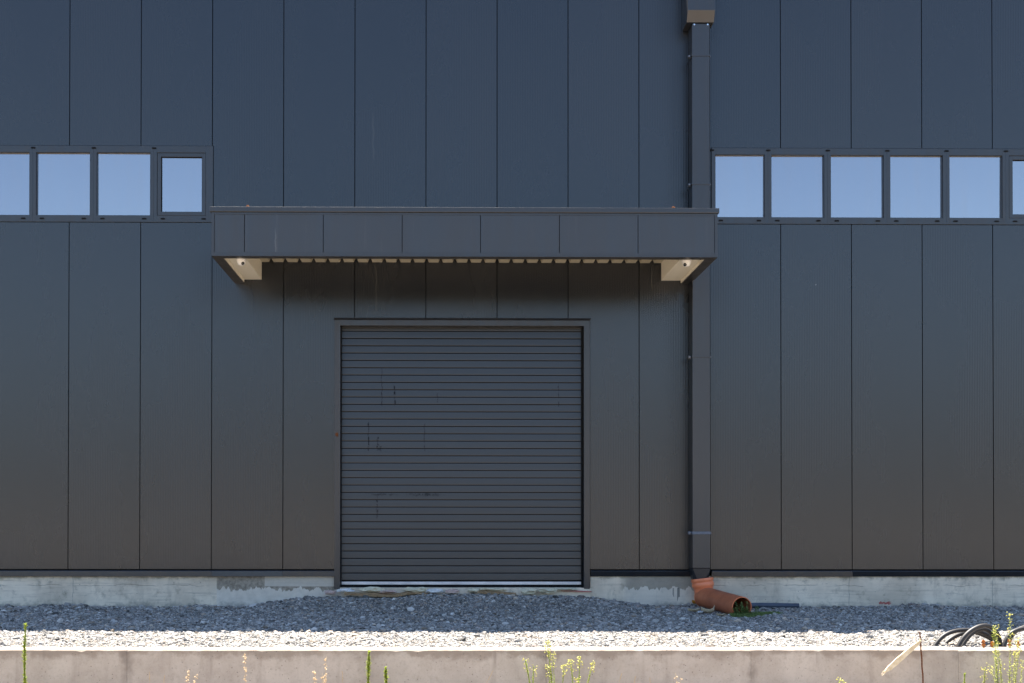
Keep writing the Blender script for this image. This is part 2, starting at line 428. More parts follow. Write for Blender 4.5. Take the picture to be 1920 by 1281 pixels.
M_lens = simple('camera_lens', (.005,.005,.006), (.012,.012,.013), 10, .12, .6, 0, 0)
M_orange = simple('orange_pvc', (.34,.10,.045), (.48,.155,.07), 4, .42, .4, 0, .08)
M_orange2 = simple('orange_socket_pvc', (.66,.17,.065), (.78,.23,.10), 5, .40, .45, 0, .06)
M_conduit = simple('grey_pe_pipe', (.020,.018,.017), (.034,.031,.029), 6, .5, .35, 0, .08)
M_bluepipe = simple('blue_grey_pipe', (.040,.050,.075), (.058,.072,.10), 6, .4, .45, 0, .06)
M_rust = simple('rusty_iron', (.085,.030,.014), (.17,.062,.022), 60, .9, .2, 0, .5)
M_rust2 = simple('orange_rust', (.26,.085,.02), (.40,.15,.04), 60, .9, .2, 0, .5)
M_lath = simple('split_pine', (.60,.47,.28), (.78,.66,.45), 18, .75, .25, 0, .3)
M_shingle = simple('weathered_board', (.22,.135,.065), (.40,.27,.15), 22, .85, .2, 0, .5)
M_foam = simple('yellowed_foam', (.50,.46,.33), (.66,.61,.46), 26, .9, .2, 0, .6)
M_foamw = simple('white_plaster_crumb', (.52,.53,.53), (.70,.70,.68), 26, .9, .2, 0, .6)
M_pink = simple('red_foam', (.42,.29,.25), (.55,.42,.36), 26, .9, .2, 0, .6)
M_redstrip = simple('red_strip', (.38,.10,.08), (.48,.16,.13), 26, .8, .2, 0, .4)
M_leafdry = simple('dry_husk', (.40,.31,.19), (.58,.48,.33), 20, .85, .2, 0, .4, .003, .15)
M_leafor = simple('orange_leaf', (.50,.20,.02), (.66,.30,.03), 20, .6, .3, 0, .2, .003, .2)
M_green = simple('weed_leaf', (.15,.22,.022), (.31,.37,.045), 30, .6, .3, 0, 0, 0, .4)
M_green2 = simple('pale_weed_leaf', (.26,.30,.07), (.42,.44,.14), 30, .6, .3, 0, 0, 0, .4)
M_greend = simple('shade_weed_leaf', (.085,.14,.035), (.25,.32,.11), 30, .55, .35, 0, 0, 0, .3)
M_stem = simple('weed_stem', (.16,.20,.04), (.26,.28,.08), 20, .7, .3, 0, 0)
M_flower = simple('yellow_floret', (.52,.50,.12), (.70,.66,.25), 30, .7, .2, 0, 0, 0, .3)
M_dry = simple('dry_stalk', (.46,.32,.16), (.60,.45,.26), 30, .8, .2, 0, 0)
M_seed = simple('dry_seed_head', (.60,.43,.24), (.76,.62,.42), 30, .8, .2, 0, 0, 0, .2)
M_dark = simple('interior_dark', (.010,.010,.010), (.016,.016,.016), 3, .9, .1, 0, 0)
M_roof = simple('roof_sheet', (.30,.30,.30), (.36,.36,.36), 1, .6, .3, 0, .05)
M_brace = simple('galvanised_brace', (.55,.56,.58), (.65,.66,.68), 3, .5, .4, 0, 0)

# ------------------------------------------------------------------ ground
def smooth(a, b, t):
    t = min(1, max(0, (t-a)/(b-a))); return t*t*(3-2*t)
XA0, XA1 = P(440,1120).x, P(625,1120).x
XB0, XB1 = P(1105,1120).x, P(1235,1120).x
def hn(x, y):
    k = 1-.65*smooth(-1.5, -3.2, y) if y < -1.5 else 1
    return k*(.010*math.sin(2.1*x+.7*y)+.008*math.sin(3.7*x-1.9*y+1)+.007*math.sin(6.3*x+2.3*y+2.2))
def height(x, y):
    if y < -5.58: return -.5 + .02*math.sin(.6*x+1.1*y)
    if y < -5.50: return -.5+(y+5.58)/.08*.47
    m = smooth(XA0, XA1, x)*(1-smooth(XB0, XB1, x))
    top = .172+.015*math.sin(1.7*x+.5)
    d = -y
    fall = math.exp(-(max(0, d-.15)/1.1)**2)
    lip = .025*math.exp(-(max(0,d)/.35)**2)
    edge = smooth(-5.4, -4.6, y)
    return m*top*fall + lip*(1-m) + hn(x,y)*edge - .03*(1-edge)
xs = [-900,-300,-120,-60,-30,-20,-14,-11] + [round(-9+.1*i,3) for i in range(191)] + [12,15,20,30,60,120,300,900]
ys = [-900,-300,-120,-60,-30,-20,-14,-10,-8,-7,-6.3,-5.9,-5.58,-5.5,-5.4] + [round(-5.3+.09*i,3) for i in range(60)] + [.3,1,10,40,100,300,900]
gb = MB(); nx, ny = len(xs), len(ys)
gb.v = [(x, y, height(x, y) if y < .5 else 0.0) for y in ys for x in xs]
gb.f = [(j*nx+i, j*nx+i+1, (j+1)*nx+i+1, (j+1)*nx+i) for j in range(ny-1) for i in range(nx-1)]
g = gb.build('ground', M_ground, smooth=True); g['kind'] = 'structure'

# loose crushed stone lying on the yard: nobody could count it
def gravel():
    rs = np.random.default_rng(11)
    N = 230000
    x = rs.uniform(-8.8, 9.6, N); y = -5.39 + 5.37*rs.random(N)
    r = np.clip(rs.lognormal(math.log(.0076), .55, N), .0045, .044)
    nearw = np.exp(-(y/-.5)**2); r *= 1+.6*nearw*rs.random(N)
    z = np.array([height(a, b) for a, b in zip(x, y)])
    base, faces = ICO[0]; base = np.array(base); nf = len(faces); nv = len(base)
    V = np.repeat(base[None], N, 0)*(1+rs.uniform(-.32, .32, (N, nv, 1)))
    V *= rs.uniform(.6, 1.25, (N, 1, 3))
    # random rotation
    q = rs.normal(size=(N, 4)); q /= np.linalg.norm(q, axis=1, keepdims=True); a, b, c, d = q.T
    Rm = np.stack([np.stack([1-2*(c*c+d*d), 2*(b*c-a*d), 2*(b*d+a*c)], -1), np.stack([2*(b*c+a*d), 1-2*(b*b+d*d), 2*(c*d-a*b)], -1), np.stack([2*(b*d-a*c), 2*(c*d+a*b), 1-2*(b*b+c*c)], -1)], 1)
    V = np.einsum('nij,nvj->nvi', Rm, V)
    V[:, :, 2] *= .65
    V *= r[:, None, None]
    V += np.stack([x, y, z+r*.22], -1)[:, None, :]
    Fc = (np.array(faces)[None] + (np.arange(N)*nv)[:, None, None]).reshape(-1)
    me = bpy.data.meshes.new('gravel')
    me.vertices.add(N*nv); me.vertices.foreach_set('co', V.reshape(-1).astype(np.float32))
    me.loops.add(N*nf*3); me.loops.foreach_set('vertex_index', Fc.astype(np.int32))
    me.polygons.add(N*nf); me.polygons.foreach_set('loop_start', np.arange(0, N*nf*3, 3, dtype=np.int32))
    me.polygons.foreach_set('use_smooth', np.zeros(N*nf, dtype=bool))
    me.update()
    g_ = np.clip(rs.normal(.275, .09, N), .06, .60)
    tint = np.ones((N, 3))*np.array([1.06, 1.0, .92])
    k = rs.random(N)
    tint[k < .10] = [1.22, 1.0, .78]; tint[(k > .10) & (k < .15)] = [1.12, .93, .82]
    g_[k > .95] = np.clip(g_[k > .95]*1.7, 0, .62); g_[(k > .80) & (k < .90)] *= .55
    C = np.concatenate([g_[:, None]*tint, np.ones((N, 1))], 1)
    at = me.color_attributes.new('tone', 'FLOAT_COLOR', 'POINT')
    at.data.foreach_set('color', np.repeat(C, nv, 0).reshape(-1).astype(np.float32))
    me.materials.append(M_stone)
    o = bpy.data.objects.new('gravel', me); COL.objects.link(o); o['kind'] = 'stuff'
    o['label'] = 'grey crushed stone spread over the yard between the wall and the building'
gravel()

# unseen slopes added behind the camera to darken the horizon in the wall's reflections
def mat_added_hills():
    m = NT('added_slope', .9, .2)
    n = m.noise(.09, 8, .7); k = m.noise(.02, 5, .6)
    c = m.mix(m.ramp(n, .35, .65), (.045,.047,.035), (.090,.088,.062))
    c = m.mix(m.ramp(k, .56, .66), c, (.20,.165,.095))
    m.col(c); m.bump(n, 1.0, 6); return m.m
hb = MB(); hx = [-700+14*i for i in range(101)]; hy = [-70-14*j for j in range(22)]
for j, y in enumerate(hy):
    for x in hx:
        t = j/21; e = smooth(0, .75, t)
        z = -1.5+e*(30+7*math.sin(.011*x+.6)+5*math.sin(.027*x+2)+3*math.sin(.071*x+.05*y))+e*2.2*math.sin(.31*x+.2*y)*math.sin(.23*y)
        hb.v.append((x, y, z))
n_ = len(hx)
hb.f = [(j*n_+i+1, j*n_+i, (j+1)*n_+i, (j+1)*n_+i+1) for j in range(len(hy)-1) for i in range(n_-1)]
ho_ = hb.build('added_hills', mat_added_hills(), smooth=True); ho_['kind'] = 'structure'

# ------------------------------------------------------------------ warehouse
H = 9.02; BX0, BX1 = -20.0, 21.0
ZB, ZT, ZM = .549, 6.489, 5.405
wh = tag(empty('warehouse', (.5, 0, 0)), 'dark grey metal clad warehouse with roller door, canopy and two window bands', 'building')
WL1 = P(400.5,345).x; WR0 = P(1333,350).x
WLx0 = WL1 - 11.0; WRx1 = WR0 + 9.0
def z_spans(x):
    zs = [(ZB, H)]
    if WLx0 < x < WL1 or WR0 < x < WRx1: zs = [(ZB, ZM), (ZT, H)]
    if DX0-.03 < x < DX1+.03: zs = [(DTOP+.03, H)]
    return zs
prof = []
NR = 42; gj = .0058; p_ = (1-2*gj)/NR
for k in range(int(BX0), int(BX1)):
    prof += [(k-gj+1e-4, .03), (k+gj-1e-4, .03)]
    for r_ in range(NR):
        a = k+gj+r_*p_
        prof += [(a, 0), (a+p_*.33, 0), (a+p_*.5, .0011), (a+p_*.83, .0011)]
    prof.append((k+1-gj, 0))
brk = sorted([WL1, WR0, WLx0, WRx1, DX0-.03, DX1+.03])
wb = MB()
for (x0, y0), (x1, y1) in zip(prof[:-1], prof[1:]):
    if x1-x0 < 1e-6 or (y0 == .03 and y1 == .03): continue
    cuts = [x0]+[b for b in brk if x0 < b < x1]+[x1]
    for a, b in zip(cuts[:-1], cuts[1:]):
        ya = y0+(y1-y0)*(a-x0)/(x1-x0); yb = y0+(y1-y0)*(b-x0)/(x1-x0)
        for z0, z1 in z_spans((a+b)/2):
            wb.add([(a,ya,z0),(b,yb,z0),(b,yb,z1),(a,ya,z1)], [(0,1,2,3)])
wb.build('wall', M_panel, wh)
# shell behind the sheet: sides, back, inner liner
sh = MB()
sh.box(BX0-.1, BX0, .0, 24, ZB, H); sh.box(BX1, BX1+.1, .0, 24, ZB, H); sh.box(BX0, BX1, 23.9, 24, ZB, H)
for x0, x1, z0, z1 in ((BX0, WLx0, ZB, H), (WLx0, WL1+.02, ZB, ZM-.05), (WLx0, WL1+.02, ZT+.05, H), (WL1+.02, DX0-.04, ZB, H), (DX0-.04, DX1+.04, DTOP+.06, H),
                       (DX1+.04, WR0-.02, ZB, H), (WR0-.02, WRx1, ZB, ZM-.05), (WR0-.02, WRx1, ZT+.05, H), (WRx1, BX1, ZB, H)):
    sh.box(x0, x1, .06, .10, z0, z1)
sh.build('side_wall', M_dark, wh)
rf = MB(); rf.box(BX0-.1, BX1+.1, .12, 24, H-.25, H-.1); rf.build('roof', M_roof, wh)
cp = MB(); cp.box(BX0-.12, BX1+.12, -.035, .16, H+.001, H+.03); cp.box(BX0-.12, BX1+.12, -.035, -.012, H-.12, H+.0005); cp.build('parapet_cap', M_trim, wh)
fl = MB(); fl.box(BX0, BX1, .13, 23.8, .05, .27); fl.build('floor_slab', M_dark, wh)

# plinth: low sill under the door, higher to either side
pb = MB()
zs_door = P(866,1101.5).z
pl_top = P(300,1080).z
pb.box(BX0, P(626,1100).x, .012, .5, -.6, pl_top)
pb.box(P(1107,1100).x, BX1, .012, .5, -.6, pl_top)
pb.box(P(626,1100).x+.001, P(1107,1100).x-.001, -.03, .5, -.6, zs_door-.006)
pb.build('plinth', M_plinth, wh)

# base flashing: a sloped drip sheet, run in lengths that sit at slightly different angles
ft_, fb_ = P(300,1070.2).z, P(300,1080.5).z
def flash(px0, px1, yb, name='base_flashing'):
    x0, x1 = P(px0,1075).x, P(px1,1075).x
    q = MB(); q.prism([(.03, ft_+.012), (-.028, ft_), (-.032, ft_-.006), (yb, fb_), (yb+.012, fb_), (.03, ft_-.02)], 'x', x0, x1)
    q.build(name, M_trim, wh)
flash(-2100, 398, -.034); flash(398.4, 530.4, -.038); flash(530.8, 627, -.034)
flash(1107, 1297, -.006); flash(1334, 1597, -.030); flash(1597.4, 1866, -.008); flash(1866.4, 3600, -.008)
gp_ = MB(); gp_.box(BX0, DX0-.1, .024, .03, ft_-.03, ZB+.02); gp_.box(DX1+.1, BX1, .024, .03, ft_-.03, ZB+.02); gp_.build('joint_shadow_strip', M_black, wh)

# ---- windows
def window(xa, xb, z0, z1, mleft, mright, sash=False):
    """xa..xb outer edges of one light; frame bars meet the neighbours at the mullion centre"""
    t0, t1 = P(120,272).z-P(120,284.5).z, P(120,404.5).z-P(120,416.5).z
    f = MB(); y0, y1 = -.012, .055
    gx0, gx1 = xa+mleft, xb-mright; gz0, gz1 = z0+t1, z1-t0
    f.box(xa+.0006, gx0, y0, y1, z0, z1); f.box(gx1, xb-.0006, y0, y1, z0, z1)
    f.box(gx0, gx1, y0, y1, z0, gz0); f.box(gx0, gx1, y0, y1, gz1, z1)
    # glazing bead, a little back from the face
    b = .008
    for a in ((gx0,gx0+b,gz0,gz1),(gx1-b,gx1,gz0,gz1),(gx0+b,gx1-b,gz0,gz0+b),(gx0+b,gx1-b,gz1-b,gz1)):
        f.box(a[0],a[1],y0+.014,y1,a[2],a[3])
    fo = f.build('window', M_frame, wh, bevel=.0015)
    px0, px1, pz0, pz1 = gx0+b, gx1-b, gz0+b, gz1-b
    if sash:
        sw = .05; q = MB(); g4 = .006; ys0 = -.006
        a0, a1, c0, c1 = gx0+g4, gx1-g4, gz0+g4, gz1-g4
        q.box(a0,a0+sw,ys0,y1,c0,c1); q.box(a1-sw,a1,ys0,y1,c0,c1); q.box(a0+sw,a1-sw,ys0,y1,c0,c0+sw); q.box(a0+sw,a1-sw,ys0,y1,c1-sw,c1)
        q.build('sash', M_frame, fo, bevel=.0015)
        px0, px1, pz0, pz1 = a0+sw, a1-sw, c0+sw, c1-sw
        g2 = MB()
        for e in ((px0,px0+.006,pz0,pz1),(px1-.006,px1,pz0,pz1),(px0+.006,px1-.006,pz0,pz0+.006),(px0+.006,px1-.006,pz1-.006,pz1)): g2.box(e[0],e[1],.012,.03,e[2],e[3])
        g2.build('gasket', M_black, fo)
    p = MB(); p.box(px0-.001, px1+.001, .030, .042, pz0-.001, pz1+.001); mx_, mz_ = (px0+px1)/2, (pz0+pz1)/2; tx_, tz_ = rnd.uniform(-.008,.008), rnd.uniform(-.008,.008)
    p.v = [(a, b+(a-mx_)*tx_+(c-mz_)*tz_, c) for a, b, c in p.v]; p.build('pane', M_glass, fo)
    for xx, zz in ((xa+.005 if mleft < .06 else xa+.04, z1-.033), (xa+.13, z0+.045), (xb-.13, z0+.045)):
        c = MB(); c.prism([(xx-.030,zz-.010),(xx+.030,zz-.010),(xx+.030,zz+.004),(xx+.022,zz+.010),(xx-.022,zz+.010),(xx-.030,zz+.004)], 'y', y0-.008, y0-.0005)
        c.build('drain_cap', M_black, fo)
hm = .0465
e_l = [P(x,345).x for x in (62,175.5,288.5)]; pitch = (e_l[2]-e_l[0])/2
edges = [e_l[0]-pitch*i for i in range(9,0,-1)]+e_l+[WL1]
edges[0] = WLx0+.01
for i in range(len(edges)-1):
    a, b = edges[i], edges[i+1]
    window(a if i else a, b-(.006 if i == len(edges)-2 else 0), ZM+.007, ZT-.007, hm if i else .06, hm if i < len(edges)-2 else .10, sash=(i == len(edges)-2))
e_r = [P(x,350).x for x in (1439.5,1551,1662.5,1773.5,1885)]; pr = (e_r[-1]-e_r[0])/4
edges = [WR0]+e_r+[e_r[-1]+pr*i for i in range(1,4)]+[WRx1-.01]
for i in range(len(edges)-1):
    window(edges[i]+(.006 if i == 0 else 0), edges[i+1], ZM+.007, ZT-.007, hm if i else .052, hm if i < len(edges)-2 else .06, sash=(i == 5))
# roof bracing inside, seen faintly through the glass
for a, b, Y, r_ in (((1590,455),(1790,300),.7,.05), ((1500,300),(1640,450),.9,.035), ((60,430),(170,285),.8,.03)):
    bc = MB(); bc.tube([P(*a,Y), P(*b,Y)], r_, 8); bc.build('steel_brace', M_brace, wh)

# ---- roller door
rd = empty('roller_door', (DX0-.5, 0, 0), wh)
fr = MB()
xo0, xo1 = P(627,850,-.03).x, P(1106,850,-.03).x
zh = P(866,600.5,-.03).z; zpb = P(632,1104.5,-.03).z
fr.box(xo0, DX0, -.032, .20, zpb, zh); fr.box(DX1, xo1, -.032, .20, zpb, zh); fr.box(DX0, DX1, -.032, .20, DTOP, zh)
fr.build('door_frame', M_trim, rd, bevel=.002)
hf = MB(); hf.prism([(.03, zh+.034), (-.068, zh+.024), (-.070, zh+.021), (-.046, zh+.001), (-.044, zh+.004), (.03, zh+.018)], 'x', xo0-.008, xo1+.008); hf.build('head_flashing', M_trim, rd)
gr_ = MB()
gr_.box(DX0, DX0+.010, .10, .17, DZ0-.02, DTOP); gr_.build('guide_rail', M_black, rd); gr_ = MB()
gr_.box(DX1-.022, DX1, .07, .17, DZ0-.02, DTOP); gr_.build('guide_rail', M_black, rd)
ct = MB(); zc = DZ0+.085; topz = DTOP+.02; pts = []
k = 0
while zc < topz:
    for u, d in ((0,.034),(.080,.034),(.085,-.0048),(.15,-.0055),(.5,-.0035),(.93,-.0005),(.99,.0003),(.995,.034)):
        pts.append((.12+d, zc+u*SLAT))
    zc += SLAT; k += 1
n = len(pts)
ct.add([(DX0+.006,y,z) for y,z in pts]+[(DX1-.004,y,z) for y,z in pts], [(i, n+i, n+i+1, i+1) for i in range(n-1)])
cu = ct.build('curtain', M_curtain, rd); cu.data.materials.append(M_black)
for q in cu.data.polygons:      # grooves between slats coloured black in place of their shade
    if max(cu.data.vertices[i].co.y for i in q.vertices) > .14: q.material_index = 1
ab = MB(); ab.box(DX0+.011, DX1-.023, .105, .15, DZ0+.032, DZ0+.074); ab.build('bottom_bar', M_alu, rd, bevel=.003)
rb = MB(); rb.box(DX0+.011, DX1-.023, .112, .145, DZ0-.005, DZ0+.0315); rb.build('bottom_seal', M_black, rd)
lk = P(631.5,815,-.033); lb = MB(); lb.blob((lk.x, -.034, lk.z), (.022,.006,.03), 4, 1, .3); lb.build('rust_spot', M_rust, rd)
ft2 = P(631.5,1107,-.03); lb = MB(); lb.box(ft2.x-.022, ft2.x+.022, -.028, .02, ft2.z-.06, zpb-.001); lb.build('anchor_foot', M_rust2, rd)

# ---- canopy
cn = empty('canopy', (0, 0, 0), wh)
XL, XR, YF, ZK = -2.680, 3.718, -1.6185, 4.556
zc_top = P(870,389.6,YF).z; zc_cop = P(870,399,YF).z; zc_tr = P(870,403.5,YF).z; zb_tr = P(870,473.8,YF).z
cop = MB()
cop.box(XL-.02, XR+.02, YF-.02, YF+.16, zc_cop, zc_top); cop.box(XL-.02, XL+.16, YF+.161, -.004, zc_cop, zc_top); cop.box(XR-.16, XR+.02, YF+.161, -.004, zc_cop, zc_top)
cop.build('coping', M_trim, cn, bevel=.006)
fa = MB(); js = [P(x,440,YF).x for x in (458,606,754,901,1049,1196.5)]; ed = [XL+.035]+js+[XR-.035]
for a, b in zip(ed[:-1], ed[1:]): fa.box(a+.004, b-.004, YF+.006, YF+.05, zb_tr-.01, zc_cop-.001)
for xa, xb in ((XL+.006, XL+.05), (XR-.05, XR-.006)):
    for a, b in ((YF+.05, -.80), (-.79, -.004)): fa.box(xa, xb, a+.004, b-.004, zb_tr-.01, zc_cop-.001)
fa.build('fascia', M_fascia, cn, bevel=.0015)
bk = MB(); bk.box(XL+.052, XR-.052, YF+.051, YF+.06, ZK+.05, zc_cop-.002); bk.build('fascia_back', M_dark, cn)
tr = MB()
tr.box(XL, XR, YF-.004, YF+.13, ZK, ZK+.010); tr.box(XL, XR, YF-.004, YF+.0055, ZK+.0105, zb_tr)
tr.box(XL, XL+.125, YF+.131, -.003, ZK, ZK+.010); tr.box(XR-.125, XR, YF+.131, -.003, ZK, ZK+.010)
tr.box(XL, XL+.0055, YF+.006, -.003, ZK+.0105, zb_tr); tr.box(XR-.0055, XR, YF+.006, -.003, ZK+.0105, zb_tr)
tr.box(XL+.036, XR-.036, YF+.0005, YF+.0055, zc_tr, zc_cop-.002)
tr.box(XL, XL+.035, YF-.002, YF+.0055, zb_tr+.001, zc_cop-.002); tr.box(XR-.035, XR, YF-.002, YF+.0055, zb_tr+.001, zc_cop-.002)
tr.build('edge_trim', M_trim, cn)
ZS = ZK+.05; ZD = P(700,492.2).z
bxl, bxr = P(491,524).x, P(1239.5,527.5).x
so_ = MB()
so_.box(XL+.125, bxl, YF+.135, -.012, ZS, ZS+.008); so_.box(bxl-.008, bxl, YF+.135, -.012, ZS+.0085, ZD+.06); so_.box(XL+.127, XL+.139, YF+.135, -.03, ZK+.0105, ZS-.0005)
so_.build('boxed_soffit', M_cream, cn, bevel=.002); so_ = MB()
so_.box(bxr, XR-.125, YF+.135, -.012, ZS, ZS+.008); so_.box(bxr, bxr+.008, YF+.135, -.012, ZS+.0085, ZD+.06)
so_.box(XR-.139, XR-.127, YF+.135, -.03, ZK+.0105, ZS-.0005)
so_.build('boxed_soffit', M_cream, cn, bevel=.002)
dk = MB(); x = bxl+.001; prf = []
x_first = P(509,492).x; step = (P(1222,492).x-P(509,492).x)/27
xs_ = [x_first+step*i for i in range(-1,29)]
for xc in xs_: 
    if bxl+.04 < xc < bxr-.04: prf += [(xc-.032, ZD), (xc-.010, ZD+.05), (xc+.010, ZD+.05), (xc+.032, ZD)]
prf = [(bxl+.0005, ZD)]+prf+[(bxr-.0005, ZD)]
n = len(prf)
dk.add([(a, YF+.14, z) for a, z in prf]+[(a, -.004, z) for a, z in prf], [(i+1, i, n+i, n+i+1) for i in range(n-1)])
dk.build('deck_sheet', M_deck, cn)
rt = MB(); rt.box(XL+.053, XR-.053, YF+.061, -.004, zc_cop-.12, zc_cop-.06); rt.build('roof_sheet', M_roof, cn)
for px in (464.5, 1262.5):
    q = P(px, 388, YF+.07); lg = MB()
    lg.box(q.x-.035, q.x+.035, YF+.05, YF+.09, zc_top-.001, zc_top+.010)
    lg.tube([(q.x-.016,YF+.07,zc_top+.008),(q.x-.016,YF+.07,zc_top+.028),(q.x,YF+.07,zc_top+.04),(q.x+.016,YF+.07,zc_top+.028),(q.x+.016,YF+.07,zc_top+.008)], .007, 6)
    lg.build('lifting_lug', M_rust2, cn)

# ---- downpipe
dp = empty('downpipe', (0, 0, 0), wh)
PF, PB = -.285, -.045
ax0, ax1 = P(1298.3,700,PF).x, P(1331.5,700,PF).x
zpt, zpe = P(1315,44,PF).z, P(1315,1066,PF).z
pp = MB(); pp.box(ax0, ax1, PF, PB, zpe, zpt); 
pp.build('pipe', M_pipe, dp, bevel=.008)
# flattened end tucked into the orange socket
SC = P(1316.5,1086,-.17); pe = MB(); zt_ = zpe-.002; zl_ = SC.z-.03
r1 = [(ax0,PF),(ax1,PF),(ax1,PB),(ax0,PB)]
def ring(z, k):  # square to chamfered
    cxm, cym = (ax0+ax1)/2, (PF+PB)/2
    out = []
    for (sx, sy) in ((-1,-1),(1,-1),(1,1),(-1,1)):
        hx, hy = (ax1-ax0)/2, (PB-PF)/2
        c = .105*k
        a = (cxm+sx*hx*(1-.22*k), cym+sy*(hy*(1-.22*k)-c)); b = (cxm+sx*(hx*(1-.22*k)-c), cym+sy*hy*(1-.22*k))
        out += ([a, b] if sx*sy > 0 else [b, a])
    return [(p[0], p[1], z) for p in out]
A, B = ring(zt_, .02), ring(zl_, .62)
pe.add(A+B, [(i, (i+1)%8, 8+(i+1)%8, 8+i) for i in range(8)]); pe.build('crimped_end', M_pipe, dp)
hx0, hx1 = P(1289.5,10,-.38).x, P(1341,10,-.38).x
ho = MB(); zh0, zh1, zh2 = P(1315,19,-.38).z, P(1315,42,-.31).z, zpt
ho.prism([(-.03, H-.14), (-.38, H-.14), (-.38, zh0), (-.305, zh1), (-.03, zh1)], 'x', hx0, hx1)
ho.build('hopper', M_pipe, dp, bevel=.005)
for px in (1302, 1327):
    q = P(px, 46, PF-.012); sc_ = MB(); sc_.tube([(q.x,PF+.01,q.z),(q.x,PF-.012,q.z)], .012, 8); sc_.build('hopper_screw', M_steel, dp)
for py in (104, 345, 669, 999.5):
    z = P(1315, py, PF).z; h = .012 if py < 900 else .019
    s_ = MB(); e = .007
    s_.box(ax0-e, ax1+e, PF-e, PF-.0005, z-h, z+h); s_.box(ax0-e, ax0-.0005, PF-.0003, .0, z-h, z+h); s_.box(ax1+.0005, ax1+e, PF-.0003, .0, z-h, z+h)
    s_.box(ax0-.05, ax0-e-.0005, -.235, -.215, z-.022, z+.022)
    so2 = s_.build('pipe_clamp', M_pipe if py < 900 else M_clamp, dp, bevel=.002)
    for xx in (ax0-.032, ax1+.013):
        bt = MB()
        bt.tube([(xx,-.20,z),(xx,-.255,z)], .014 if xx < ax0 else .010, 6)
        bt.tube([(xx,-.20,z-.004),(xx,-.27,z-.004)], .006, 6)
        bt.build('clamp_bolt', M_bolt, dp)

# ------------------------------------------------------------------ cameras under the canopy
def dome(px, look, label):
    Yc = YF+.27; q = P(px, 486, Yc)
    r = tag(empty('security_camera', (q.x, Yc, ZS)), label, 'security camera', 'white dome cameras under the canopy')
    b = MB(); segs = 24; pr_ = [(.060,-.0005),(.060,-.048),(.056,-.062),(.049,-.082),(.034,-.101),(.012,-.109)]
    vs = []; fs = []
    for rr, dz in pr_:
        for k in range(segs):
            a = 2*math.pi*k/segs; vs.append((q.x+rr*math.cos(a), Yc+rr*math.sin(a), ZS+dz))
    for i in range(len(pr_)-1):
        for k in range(segs): fs.append((i*segs+k, (i+1)*segs+k, (i+1)*segs+(k+1)%segs, i*segs+(k+1)%segs))
    fs.append(tuple((len(pr_)-1)*segs+k for k in range(segs)))
    b.add(vs, fs); b.build('housing', M_white, r, smooth=True, auto=50)
    d = Vector((look*1.0, -.75, -.42)).normalized(); c = Vector((q.x, Yc, ZS-.068))
    l = MB(); l.tube([c+d*.030, c+d*.050, c+d*.056], [.023,.022,.014], 18); l.build('lens', M_lens, r, smooth=True, auto=40)
dome(452.5, .55, 'white dome camera under the left end of the canopy, lens turned inward')
dome(1287, -.55, 'white dome camera under the right end of the canopy, close to the downpipe')

# ------------------------------------------------------------------ retaining wall
wy0, wy1 = -5.67, -5.40; wz = .03
rw = MB(); ed = [-30]+[JX[0]-1.9*i for i in range(12,0,-1)]+JX+[JX[-1]+1.9*i for i in range(1,12)]+[32]
rr = random.Random(17)
for a, b in zip(ed[:-1], ed[1:]):
    a += .0012; b -= .0012; n = max(2, int((b-a)/.05)) if -10 < a < 10 else 2
    o_ = rnd.uniform(-.004, .004); dz = rnd.uniform(-.003, .003); vs = []
    for i in range(n+1):
        t = i/n; x = a+(b-a)*t; e = .006+rr.uniform(-.002, .002)
        if rr.random() < .05: e += rr.uniform(.004, .012)
        if t in (0, 1): e += .003
        yf = wy0+o_+rr.uniform(-.0008, .0008); zt_ = wz+dz+rr.uniform(-.0012, .0012)
        vs += [(x,yf,-.62),(x,yf,zt_-e),(x,yf+e*.9,zt_),(x,wy1-.007,zt_),(x,wy1,zt_-.007),(x,wy1,-.62)]
    fs = [(k*6+q, (k+1)*6+q, (k+1)*6+(q+1)%6, k*6+(q+1)%6) for k in range(n) for q in range(6)]
    fs += [(5,4,3,2,1,0), tuple(n*6+q for q in range(6))]
    rw.add(vs, fs)
rwr = rw.build('retaining_wall', M_wall, origin=(0, -5.5, -.5))
tag(rwr, 'low beige concrete retaining wall of precast lengths along the yard edge', 'retaining wall')

# ------------------------------------------------------------------ orange drain pipe
E1 = G(1391, 1154.5, .0); E1.z = .125
dpn = tag(empty('drain_pipe', (SC.x, -.2, 0)), 'orange plastic drain pipe with elbow lying under the downpipe', 'drain pipe')
top = Vector((SC.x-.0, -.165, SC.z+.012)); ax_top = Vector((-.13, .05, 1)).normalized()
elb = P(1322,1119.5,-.2)
end = Vector((E1.x, E1.y, .108))
dirp = (end-elb).normalized(); RO = .128
# socket + bend
s_ = MB()
p0 = top; pth = []; rads = []
for t, r_ in ((0,.150),(.018,.154),(.040,.154),(.050,.147),(.062,.146),(.072,.151),(.10,.151),(.118,.146),(.135,.133),(.16,RO+.004)):
    pth.append(p0-ax_top*t); rads.append(r_)
last = pth[-1]
for i in range(1, 9):
    t = i/8; a = last; b = last-ax_top*.12; c = elb+dirp*.07
    pth.append(a*(1-t)**2+b*2*t*(1-t)+c*t*t); rads.append(RO+.004)
s_.shell_tube(pth, rads, .007, 36); s_.build('elbow', M_orange2, dpn, smooth=True, auto=35)
pi_ = MB(); st = elb-dirp*.02
pi_.shell_tube([st, st+dirp*.012, st+dirp*.02, st+dirp*.03, (st+end)/2, end-dirp*.012, end], [RO+.020, RO+.022, RO+.021, RO+.014, RO+.010, RO+.010, RO+.008], .009, 40); pi_.build('pipe', M_orange, dpn, smooth=True, auto=35)

